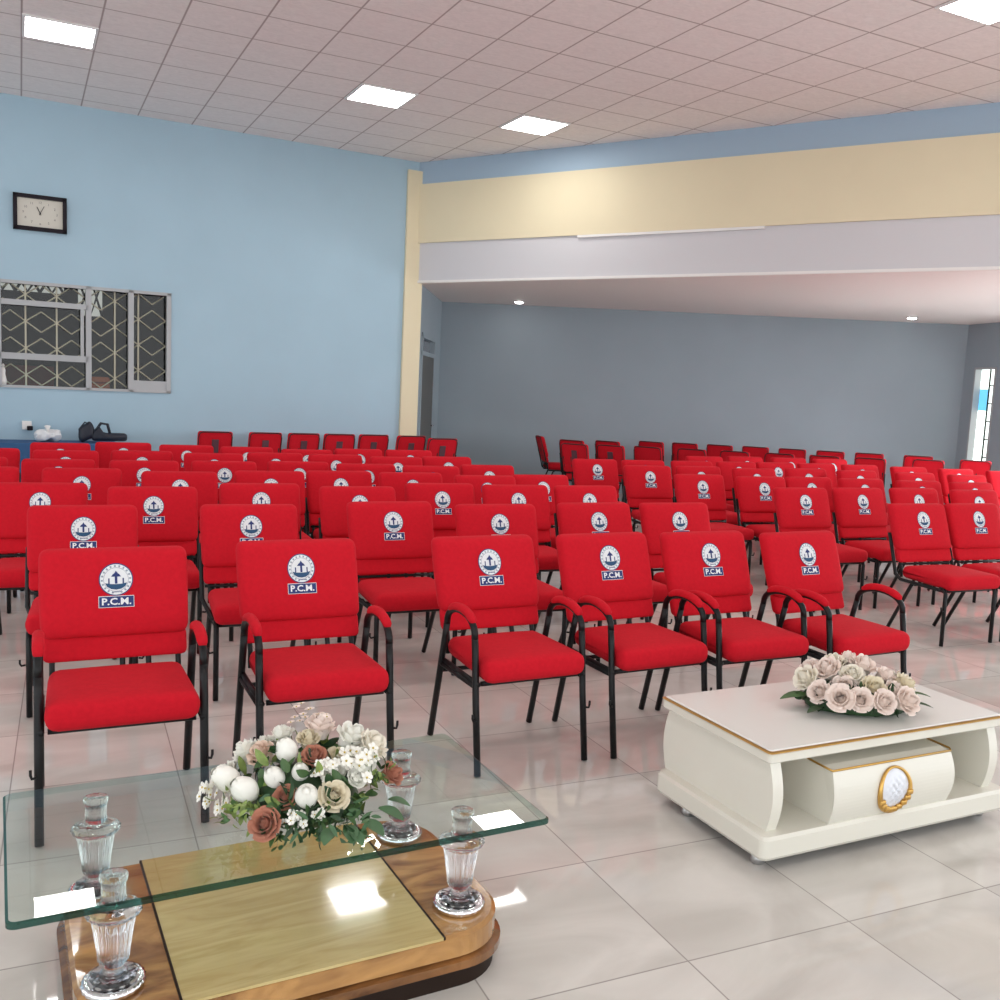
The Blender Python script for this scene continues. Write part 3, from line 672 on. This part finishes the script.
# ------------------------------------------------------------------ white coffee table
WT = (.946, 3.081, 0); WA = rad(26)
wt = thing('white_coffee_table', 'cream lacquered coffee table with gold trim and curved ends', 'coffee table', WT, WA)
TW, TD = 1.17, .62
t_ = MB(); slab(t_, rrect(0, TW, 0, TD, .015, 4), rrect(.004, TW - .004, .004, TD - .004, .012, 4), .375, .410, .004, CREAM, CREAM); t_.build('tabletop', wt)
t_ = MB(); slab(t_, rrect(-.004, TW + .004, -.004, TD + .004, .015, 4), rrect(0, TW, 0, TD, .012, 4), .409, .415, .002, GOLD, GOLD); t_.build('gold_edge', wt)
t_ = MB(); slab(t_, rrect(.006, TW - .006, .006, TD - .006, .014, 4), rrect(.012, TW - .012, .012, TD - .012, .01, 4), .414, .421, .004, CREAMTOP, CREAMTOP); t_.build('top_sheet', wt)
for x0, sx in ((.022, 1), (TW - .022, -1)):
    prof = []; n = 16
    for k in range(n + 1): z = .128 + (.376 - .128) * k / n; q = (z - .128) / .248; prof.append((.030 - .034 * sin(pi * (q * .86 + .10)), z))
    vs = []; k = n + 1
    for xa in (x0, x0 + sx * .045):
        vs += [(xa, y, z) for y, z in prof] + [(xa, TD - y, z) for y, z in prof[::-1]]
    m_ = 2 * k; fs = [tuple(range(m_)), tuple(range(m_, 2 * m_))[::-1]] + [(i, m_ + i, m_ + (i + 1) % m_, (i + 1) % m_) for i in range(m_)]
    MB().add(vs, fs, CREAM).build('side_panel', wt)
t_ = MB(); slab(t_, rrect(-.026, TW + .026, -.03, TD - .02, .03, 6), rrect(-.018, TW + .018, -.022, TD - .028, .024, 6), .045, .129, .012, CREAM, CREAM); t_.build('base_board', wt)
t_ = MB(); t_.box((.0, -.008, .0435), (TW - .0, TD - .045, .0448), DARK); t_.build('underside', wt)['label'] = 'dark raw underside of the base board'  # dark sheet that deepens the shade and floor reflection under the board
for x in (.03, TW - .03):
    for y in (.055, TD - .17): MB().lathe([(.022, 0), (.026, .006), (.026, .02), (.02, .047)], mat('dull_chrome', (.55, .55, .56), .3, metal=1.), 20).build('foot', wt, (x, y, 0))
# drawer box in the middle
dx0, dx1 = .262, .868
box = MB(); n = 14; sec = []
for k in range(n + 1):
    q = k / n; z = .129 + (.318 - .129) * q; sec.append((-.005 - .036 * sin(pi * (q * .75 + .12)), z))
sec += [(.03, .326), (TD - .12, .332), (TD - .10, .129)]
def sideb(x, z): q = (z - .129) / .2; return .010 * sin(pi * max(0, min(1, q * .8 + .1)))
vs = [(dx0 - sideb(0, z) + .012, y, z) for y, z in sec] + [(dx1 + sideb(0, z) - .012, y, z) for y, z in sec]
m_ = len(sec); fs = [tuple(range(m_)), tuple(range(m_, 2 * m_))[::-1]] + [(i, m_ + i, m_ + (i + 1) % m_, (i + 1) % m_) for i in range(m_)]
dw = box.add(vs, fs, CREAM).build('drawer', wt)
MB().tube([(dx0 + .0, .24, .331), (dx0 + .0, -.005, .327), (dx0 + .008, -.018, .323), (dx1 - .008, -.018, .323), (dx1, -.005, .327), (dx1, .24, .331)], .004, GOLD, 8).build('gold_edge', dw)
ex, ez = (dx0 + dx1) / 2 - .012, .225
def fy(z): q = (z - .129) / .189; return -.005 - .036 * sin(pi * (q * .75 + .12))
n = 36
em = MB().tube([(ex + (.074) * cos(2 * pi * k / n), fy(ez + .08 * sin(2 * pi * k / n)) - .006, ez + .08 * sin(2 * pi * k / n)) for k in range(n)], [.0085 - .0035 * sin(2 * pi * k / n) for k in range(n)], GOLD, 8, None, True).build('handle', dw)
gm = MB(); vs = []; fs = []; R_, A_ = 10, 32
for i in range(R_ + 1):
    for k in range(A_):
        r_ = i / R_; x = .069 * r_ * cos(2 * pi * k / A_); z = .076 * r_ * sin(2 * pi * k / A_)
        tuft = abs(sin((x + z) * 110)) * abs(sin((x - z) * 110)); vs.append((ex + x, fy(ez + z) - .004 - .010 * tuft * (1 - r_ ** 4) - .004 * (1 - r_ * r_), ez + z))
fs = [(i * A_ + k, i * A_ + (k + 1) % A_, (i + 1) * A_ + (k + 1) % A_, (i + 1) * A_ + k) for i in range(R_) for k in range(A_)]
gm.add(vs, fs, GEM, True).build('tufted_inset', dw)
lf = MB()
for k in range(9):
    a_ = rad(-160 + 140 * k / 8 + 10); x = .070 * cos(a_); z = .076 * sin(a_)
    lf.rbox((ex + x, fy(ez + z) - .012, ez + z), (.013, .007, .010), .006, GOLD, None, 2)
lf.build('gold_leaf_ornament', dw)

# ------------------------------------------------------------------ flowers
def petal_mat(n, c): return mat(n, c, .6, spec=.25, sheen=.1)
P_WHITE = petal_mat('petal_white', (.95, .94, .87)); P_CREAM = petal_mat('petal_cream', (.86, .78, .60)); P_BLUSH = petal_mat('petal_blush', (.86, .68, .56))
P_DUSK = petal_mat('petal_dusky', (.55, .24, .16)); P_PINK = petal_mat('petal_pale_pink', (.95, .83, .76)); P_IVORY = petal_mat('petal_ivory', (.95, .90, .79))
LEAF = mat('leaf_green', (.055, .12, .035), .5, noise=(30, .3)); LEAFL = mat('leaf_light', (.22, .30, .08), .55, noise=(30, .3)); LEAFD = mat('leaf_dark', (.02, .06, .02), .45, noise=(30, .3))
LEAFE = mat('leaf_blue_green', (.065, .15, .065), .5, noise=(30, .2)); STAMEN = mat('stamen_yellow', (.55, .42, .08), .6)
def rot_to(d, spin=0.):
    d = Vector(d).normalized(); q = Vector((0, 0, 1)).rotation_difference(d); return q.to_matrix().to_4x4() @ Matrix.Rotation(spin, 4, 'Z')
def petal(mb, m, R, rad_b, w, h, curl, lean, M, n=5):
    """one cupped petal standing at angle R round the axis"""
    vs = []; fs = []
    for i in range(n + 1):
        v = i / n; wv = w * (sin(pi * (.12 + .62 * v)) ** .8) * (1 - .35 * max(0, v - .8) * 5 * .6)
        for j in range(n + 1):
            u_ = (j / n - .5) * 2; a_ = R + u_ * wv; rr = rad_b + lean * v ** 1.4 + curl * max(0, v - .7) ** 2 * 8 - .12 * rad_b * (1 - abs(u_)) * 0
            z = h * v - curl * max(0, v - .8) * 1.2 - abs(u_) ** 2.5 * h * .14 * v
            vs.append((rr * cos(a_), rr * sin(a_), z))
    k = n + 1
    for i in range(n):
        for j in range(n): fs.append((i * k + j, i * k + j + 1, (i + 1) * k + j + 1, (i + 1) * k + j))
    mb.add(vs, fs, m, True, M)
def rose_mesh(m, r, open_=1., seed=0):
    rs = random.Random(seed); mb = MB(); I = Matrix.Identity(4)
    # spiral heart
    pts = [( .10 * r + .20 * r * k / 26, .42 * k) for k in range(27)]
    vs = []; fs = []
    for i, (q, a_) in enumerate(pts):
        for z in (0, .5, 1.0): vs.append((q * cos(a_ * 2) * (1 - .12 * (z - .5) ** 2), q * sin(a_ * 2) * (1 - .12 * (z - .5) ** 2), r * (.25 + z * (1.12 - .010 * i))))
    for i in range(len(pts) - 1):
        for z in (0, 1): fs.append((i * 3 + z, (i + 1) * 3 + z, (i + 1) * 3 + z + 1, i * 3 + z + 1))
    mb.add(vs, fs, m, True)
    for ring, (n, rb, w, h, cu_, ln) in enumerate(((4, .34, 1.0, 1.28, .05, .05), (5, .48, .85, 1.22, .10, .14), (6, .62, .75, 1.05, .18, .24), (7, .72, .62, .80, .22, .30))):
        for k in range(n):
            a_ = 2 * pi * k / n + ring * .6 + rs.uniform(-.15, .15)
            petal(mb, m, a_, rb * r * .62, w, h * r * rs.uniform(.94, 1.04), cu_ * r * open_, ln * r * open_, I)
    # closed cup under the petals
    mb.lathe([(.05 * r, -.15 * r), (.35 * r, -.02 * r), (.50 * r, .25 * r), (.50 * r, .45 * r)], m, 14)
    return mb
def tulip_mesh(m, r, seed=0):
    mb = MB()
    for ring, (rb, ln, h) in enumerate(((.50, .02, 2.7), (.60, .0, 2.6))):
        for k in range(3):
            R = 2 * pi * k / 3 + ring * pi / 3; vs = []; fs = []; n = 7
            for i in range(n + 1):
                v = i / n; rr = r * (.25 + .75 * sin(pi * (.06 + .905 * v)) ** .75) * (.92 + .08 * ring)
                for j in range(n + 1):
                    u_ = (j / n - .5) * 2; a_ = R + u_ * 1.15 * (1 - .40 * max(0, v - .6) / .4); vs.append((rr * cos(a_), rr * sin(a_), r * h * v * (1 - .05 * u_ * u_)))
            for i in range(n):
                for j in range(n): q = i * (n + 1) + j; fs.append((q, q + 1, q + n + 2, q + n + 1))
            mb.add(vs, fs, m, True)
    _bud(mb, m, r); return mb
def _bud(mb, m, r): mb.lathe([(.50 * r, .9 * r), (.72 * r, 1.5 * r), (.66 * r, 2.0 * r), (.46 * r, 2.4 * r), (.02 * r, 2.68 * r)], m, 16)
def leaf(mb, m, L, w, M, bend_=.25):
    n = 6; vs = []; fs = []
    for i in range(n + 1):
        v = i / n; ww = w * sin(pi * (.04 + .94 * v)) ** .75
        for u_ in (-1, 0, 1): vs.append((u_ * ww, L * v, -bend_ * L * v * v + abs(u_) * ww * .3))
    for i in range(n):
        for j in (0, 1): fs.append((i * 3 + j, i * 3 + j + 1, (i + 1) * 3 + j + 1, (i + 1) * 3 + j))
    mb.add(vs, fs, m, True, M)
def blossom(mb, m, r, M):
    for k in range(5):
        a_ = 2 * pi * k / 5; vs = [(0, 0, 0)]; n = 6
        for j in range(n + 1):
            q = a_ + (j / n - .5) * 1.15; rr = r * (.75 + .25 * sin(pi * j / n)); vs.append((rr * cos(q), rr * sin(q), r * .22))
        mb.add(vs, [(0, j, j + 1) for j in range(1, n + 1)], m, True, M)
    mb.rbox((0, 0, r * .12), (r * .16,) * 3, r * .14, STAMEN, None, 2, M)
def leaf_spray(mb, m, c, d, L, w, k, rs):
    for i in range(k):
        dd = (Vector(d) + Vector([rs.uniform(-.6, .6) for _ in range(3)])).normalized()
        leaf(mb, m, L * rs.uniform(.7, 1.1), w * rs.uniform(.8, 1.1), Matrix.Translation(Vector(c) + Vector([rs.uniform(-.012, .012) for _ in range(3)])) @ rot_to(dd, rs.uniform(0, 6)) @ Matrix.Rotation(pi / 2 - .3, 4, 'X'))

def place(mb, name, parent, p, d, spin=0.):
    o = mb.build(name, parent); o.matrix_local = Matrix.Translation(Vector(p)) @ rot_to(d, spin); return o

# bouquet on the glass table; local x along the table, y to the back, dome of radius about .24
fa = thing('flower_arrangement', 'bouquet of white, cream and dusky pink flowers on the glass table', 'flowers',
           Vector(GT) + Vector((cos(GAz) * .015 + sin(GAz) * .05, sin(GAz) * .015 - cos(GAz) * .05, .4545)), 0.)
bw_ = MB(); bw_.lathe([(.05, .0), (.055, .006), (.03, .012), (.06, .03), (.085, .055), (.08, .058), (.05, .035)], mat('teal_dish', (.03, .16, .20), .2, coat=.6), 28); bw_.build('dish', fa)
fm = MB(); fm.lathe([(.06, .006), (.125, .02), (.14, .05), (.115, .10), (.07, .13), (.02, .14)], LEAFD, 20); fm.build('foam_core', fa)
# (camera-facing side is -y) x, y, z, kind, radius
blooms = [(-.165, -.05, .115, 'tulip', P_WHITE, .034), (-.115, -.085, .105, 'tulip', P_WHITE, .034), (-.15, .03, .165, 'rose', P_WHITE, .034),
          (-.105, .0, .175, 'rose', P_BLUSH, .034), (-.055, -.065, .135, 'tulip', P_WHITE, .028), (-.04, -.01, .185, 'tulip', P_WHITE, .031), (-.07, .06, .205, 'rose', P_WHITE, .032),
          (-.025, -.10, .10, 'rose', P_DUSK, .029), (.025, -.02, .185, 'rose', P_DUSK, .030), (.02, .07, .235, 'rose', P_PINK, .038), (.025, -.105, .105, 'tulip', P_WHITE, .032),
          (.085, -.10, .11, 'rose', P_CREAM, .036), (.10, .05, .215, 'rose', P_WHITE, .040), (.15, .05, .195, 'rose', P_IVORY, .040), (.075, .0, .18, 'rose', P_CREAM, .026),
          (-.055, -.165, .055, 'rose', P_DUSK, .036), (-.185, -.02, .12, 'rose', P_WHITE, .032), (.075, -.035, .155, 'rose', P_WHITE, .026), (.14, -.0, .175, 'rose', P_WHITE, .030), (-.0, .03, .215, 'rose', P_CREAM, .028), (-.11, .07, .17, 'rose', P_WHITE, .030), (.13, -.045, .14, 'rose', P_WHITE, .024), (-.0, -.055, .15, 'tulip', P_WHITE, .024), (-.19, .02, .10, 'rose', P_WHITE, .03), (.205, .03, .12, 'rose', P_DUSK, .030)]
names = {P_WHITE: 'white', P_CREAM: 'cream', P_BLUSH: 'blush', P_DUSK: 'dusky pink', P_PINK: 'pale pink', P_IVORY: 'ivory'}
for i, (x, y, z, k, m, r) in enumerate(blooms):
    d = Vector((x * 1.0, y * 1.0 - .06, .13 + z * .2)); r *= 1.32; mb = rose_mesh(m, r, 1., i) if k == 'rose' else tulip_mesh(m, r * .70, i)
    o = place(mb, k, fa, Vector((x * 1.04, y, z * .86)) - d.normalized() * r * .35, d, i * .7); o['label'] = '%s %s' % (names[m], k)
rs = random.Random(3)
sb = MB()
for k in range(26):
    x = .135 + rs.uniform(-.045, .045); y = -.03 + rs.uniform(-.05, .04); z = .165 + rs.uniform(-.035, .025); blossom(sb, P_WHITE, .017, Matrix.Translation((x, y, z)) @ rot_to((x, y - .1, .2), k))
for k in range(16):
    x = .055 + rs.uniform(-.02, .035); y = -.06 + rs.uniform(-.03, .03); z = .15 + rs.uniform(-.02, .02); blossom(sb, P_WHITE, .013, Matrix.Translation((x, y, z)) @ rot_to((x, y - .1, .2), k))
for k in range(22):
    x = -.205 + rs.uniform(-.035, .03); y = -.07 + rs.uniform(-.05, .05); z = .07 + rs.uniform(-.05, .05); blossom(sb, P_WHITE, .015, Matrix.Translation((x, y, z)) @ rot_to((x, y - .05, .1), k))
for k in range(12):
    x = .03 + rs.uniform(-.05, .05); y = -.16 + rs.uniform(-.02, .02); z = .06 + rs.uniform(-.02, .025); blossom(sb, P_WHITE, .011, Matrix.Translation((x, y, z)) @ rot_to((x, y - .05, .1), k))
for k in range(16):
    x = .0 + rs.uniform(-.05, .06); y = .06 + rs.uniform(-.02, .03); z = .255 + rs.uniform(-.03, .02); blossom(sb, P_PINK, .012, Matrix.Translation((x, y, z)) @ rot_to((x, y - .05, .2), k))
sb.v = [(x, y, max(.004, z)) for x, y, z in sb.v]
tag(sb.build('small_blossoms', fa), 'clusters of small white blossoms', None, None, 'stuff')
fo = MB()
for k in range(150):
    a_ = rs.uniform(0, 2 * pi); el = rs.uniform(-.1, 1.2); R = .135
    p = Vector((R * 1.25 * cos(a_) * cos(el), R * sin(a_) * cos(el), .055 + .12 * sin(el))); d = Vector((p.x, p.y, p.z - .03))
    leaf_spray(fo, rs.choice((LEAF, LEAF, LEAFL, LEAFD)), p, d, .05, .011, 1, rs)
for k in range(60):   # yellow-green sprigs on the left front
    p = Vector((-.14 + rs.uniform(-.05, .06), -.13 + rs.uniform(-.03, .04), .06 + rs.uniform(-.03, .04))); leaf_spray(fo, rs.choice((LEAFL, LEAFL, LEAF)), p, (p.x, p.y, .05), .032, .006, 1, rs)
for k in range(190):  # dense fern front centre
    p = Vector((.06 + rs.uniform(-.12, .12), -.15 + rs.uniform(-.035, .05), .045 + rs.uniform(-.035, .045))); leaf_spray(fo, rs.choice((LEAF, LEAFD, LEAFE)), p, (p.x, p.y, .02), .034, .006, 1, rs)
for k in range(40):
    p = Vector((.185 + rs.uniform(-.03, .03), .0 + rs.uniform(-.05, .05), .14 + rs.uniform(-.05, .04))); leaf_spray(fo, rs.choice((LEAFL, LEAF)), p, (p.x, p.y, .08), .036, .006, 1, rs)
fo.v = [(x, y, max(.004, z)) for x, y, z in fo.v]
tag(fo.build('foliage', fa), 'dense green sprigs between the flowers', None, None, 'stuff')
for (x, y, z, dx, dy, L, w) in ((.14, -.15, .05, .3, -1, .075, .024), (.17, -.12, .05, 1, -.7, .085, .026), (.20, -.06, .055, 1, -.3, .085, .028), (.10, -.17, .05, -.1, -1, .07, .022), (.22, -.02, .06, 1, .1, .07, .024), (.15, -.17, .045, .8, -1, .065, .02)):
    mb = MB(); a_ = math.atan2(dy, dx); leaf(mb, LEAFE, L * .85, w * .8, Matrix.Translation((x, y, z)) @ Matrix.Rotation(a_ - pi / 2, 4, 'Z') @ Matrix.Rotation(-.1, 4, 'X'), .2); mb.v = [(x_, y_, max(.004, z_)) for x_, y_, z_ in mb.v]; mb.build('leaf', fa)

# pale roses on the white table
wu = Vector((cos(WA), sin(WA), 0)); wv = Vector((-sin(WA), cos(WA), 0))
fb = thing('rose_bouquet', 'low bouquet of pale pink and ivory roses on the white coffee table', 'flowers', Vector(WT) + wu * .635 + wv * .25 + Vector((0, 0, .421)), 0.)
fm = MB(); fm.lathe([(.10, .001), (.14, .01), (.15, .04), (.12, .085), (.05, .11)], LEAFD, 20); co_ = fm.build('greenery_core', fb); co_.scale = (1.35, .85, 1)
rb = [(-.155, -.06, .085), (-.10, -.12, .05), (-.055, -.03, .10), (-.03, -.13, .055), (-.18, .02, .12), (-.10, .03, .16), (-.02, .0, .15), (.035, .05, .175), (.04, -.06, .11),
      (.05, -.14, .035), (.12, -.05, .09), (.14, -.12, .06), (.11, .02, .14), (.175, .0, .11), (-.06, .08, .165), (.0, .10, .18), (.19, .06, .10), (-.14, .09, .13)]
for i, (x, y, z) in enumerate(rb):
    m = (P_PINK, P_IVORY, P_PINK, P_CREAM, P_IVORY)[i % 5] if y > -.1 else (P_IVORY, P_PINK)[i % 2]
    d = Vector((x, y - .08, .10 + z * .3)); r = .062 if i % 3 else .055
    o = place(rose_mesh(m, r, 1., 40 + i), 'rose', fb, Vector((x * 1.0, y, max(.074, z * .84))) - d.normalized() * r * .45, d, i * .9); o['label'] = '%s rose' % names[m]
fo = MB()
for k in range(90):
    a_ = rs.uniform(0, 2 * pi); el = rs.uniform(-.1, .9)
    p = Vector((.19 * cos(a_) * cos(el), .12 * sin(a_) * cos(el), .03 + .09 * sin(el))); leaf_spray(fo, rs.choice((LEAF, LEAFD, LEAFD)), p, p, .05, .014, 1, rs)
fo.v = [(x, y, max(.004, z)) for x, y, z in fo.v]
tag(fo.build('foliage', fb), 'dark green leaves between the roses', None, None, 'stuff')
for (x, y, z, dx, dy, L, w, m) in ((-.17, -.03, .05, -1, -.1, .13, .034, LEAF), (-.15, -.10, .03, -1, -.6, .09, .02, LEAFD), (.20, .0, .07, 1, -.1, .09, .016, LEAF), (.19, -.06, .05, 1, -.3, .08, .016, LEAFD)):
    mb = MB(); a_ = math.atan2(dy, dx); leaf(mb, m, L, w, Matrix.Translation((x, y, z)) @ Matrix.Rotation(a_ - pi / 2, 4, 'Z') @ Matrix.Rotation(.1, 4, 'X'), .2); mb.v = [(x_, y_, max(.004, z_)) for x_, y_, z_ in mb.v]; mb.build('leaf', fb)

# ------------------------------------------------------------------ light and view
wd = bpy.data.worlds.new('world'); S.world = wd; wd.use_nodes = True
wd.node_tree.nodes['Background'].inputs[0].default_value = (.93, .97, 1., 1); wd.node_tree.nodes['Background'].inputs[1].default_value = 1.75
S.view_settings.view_transform = 'Standard'; S.view_settings.look = 'None'; S.view_settings.gamma = 1.; S.view_settings.use_curve_mapping = False
S.view_settings.exposure = .27
S.cycles.max_bounces = 12; S.cycles.transparent_max_bounces = 16; S.cycles.transmission_bounces = 10; S.cycles.diffuse_bounces = 5
S.cycles.use_denoising = True; S.cycles.sample_clamp_indirect = 6.
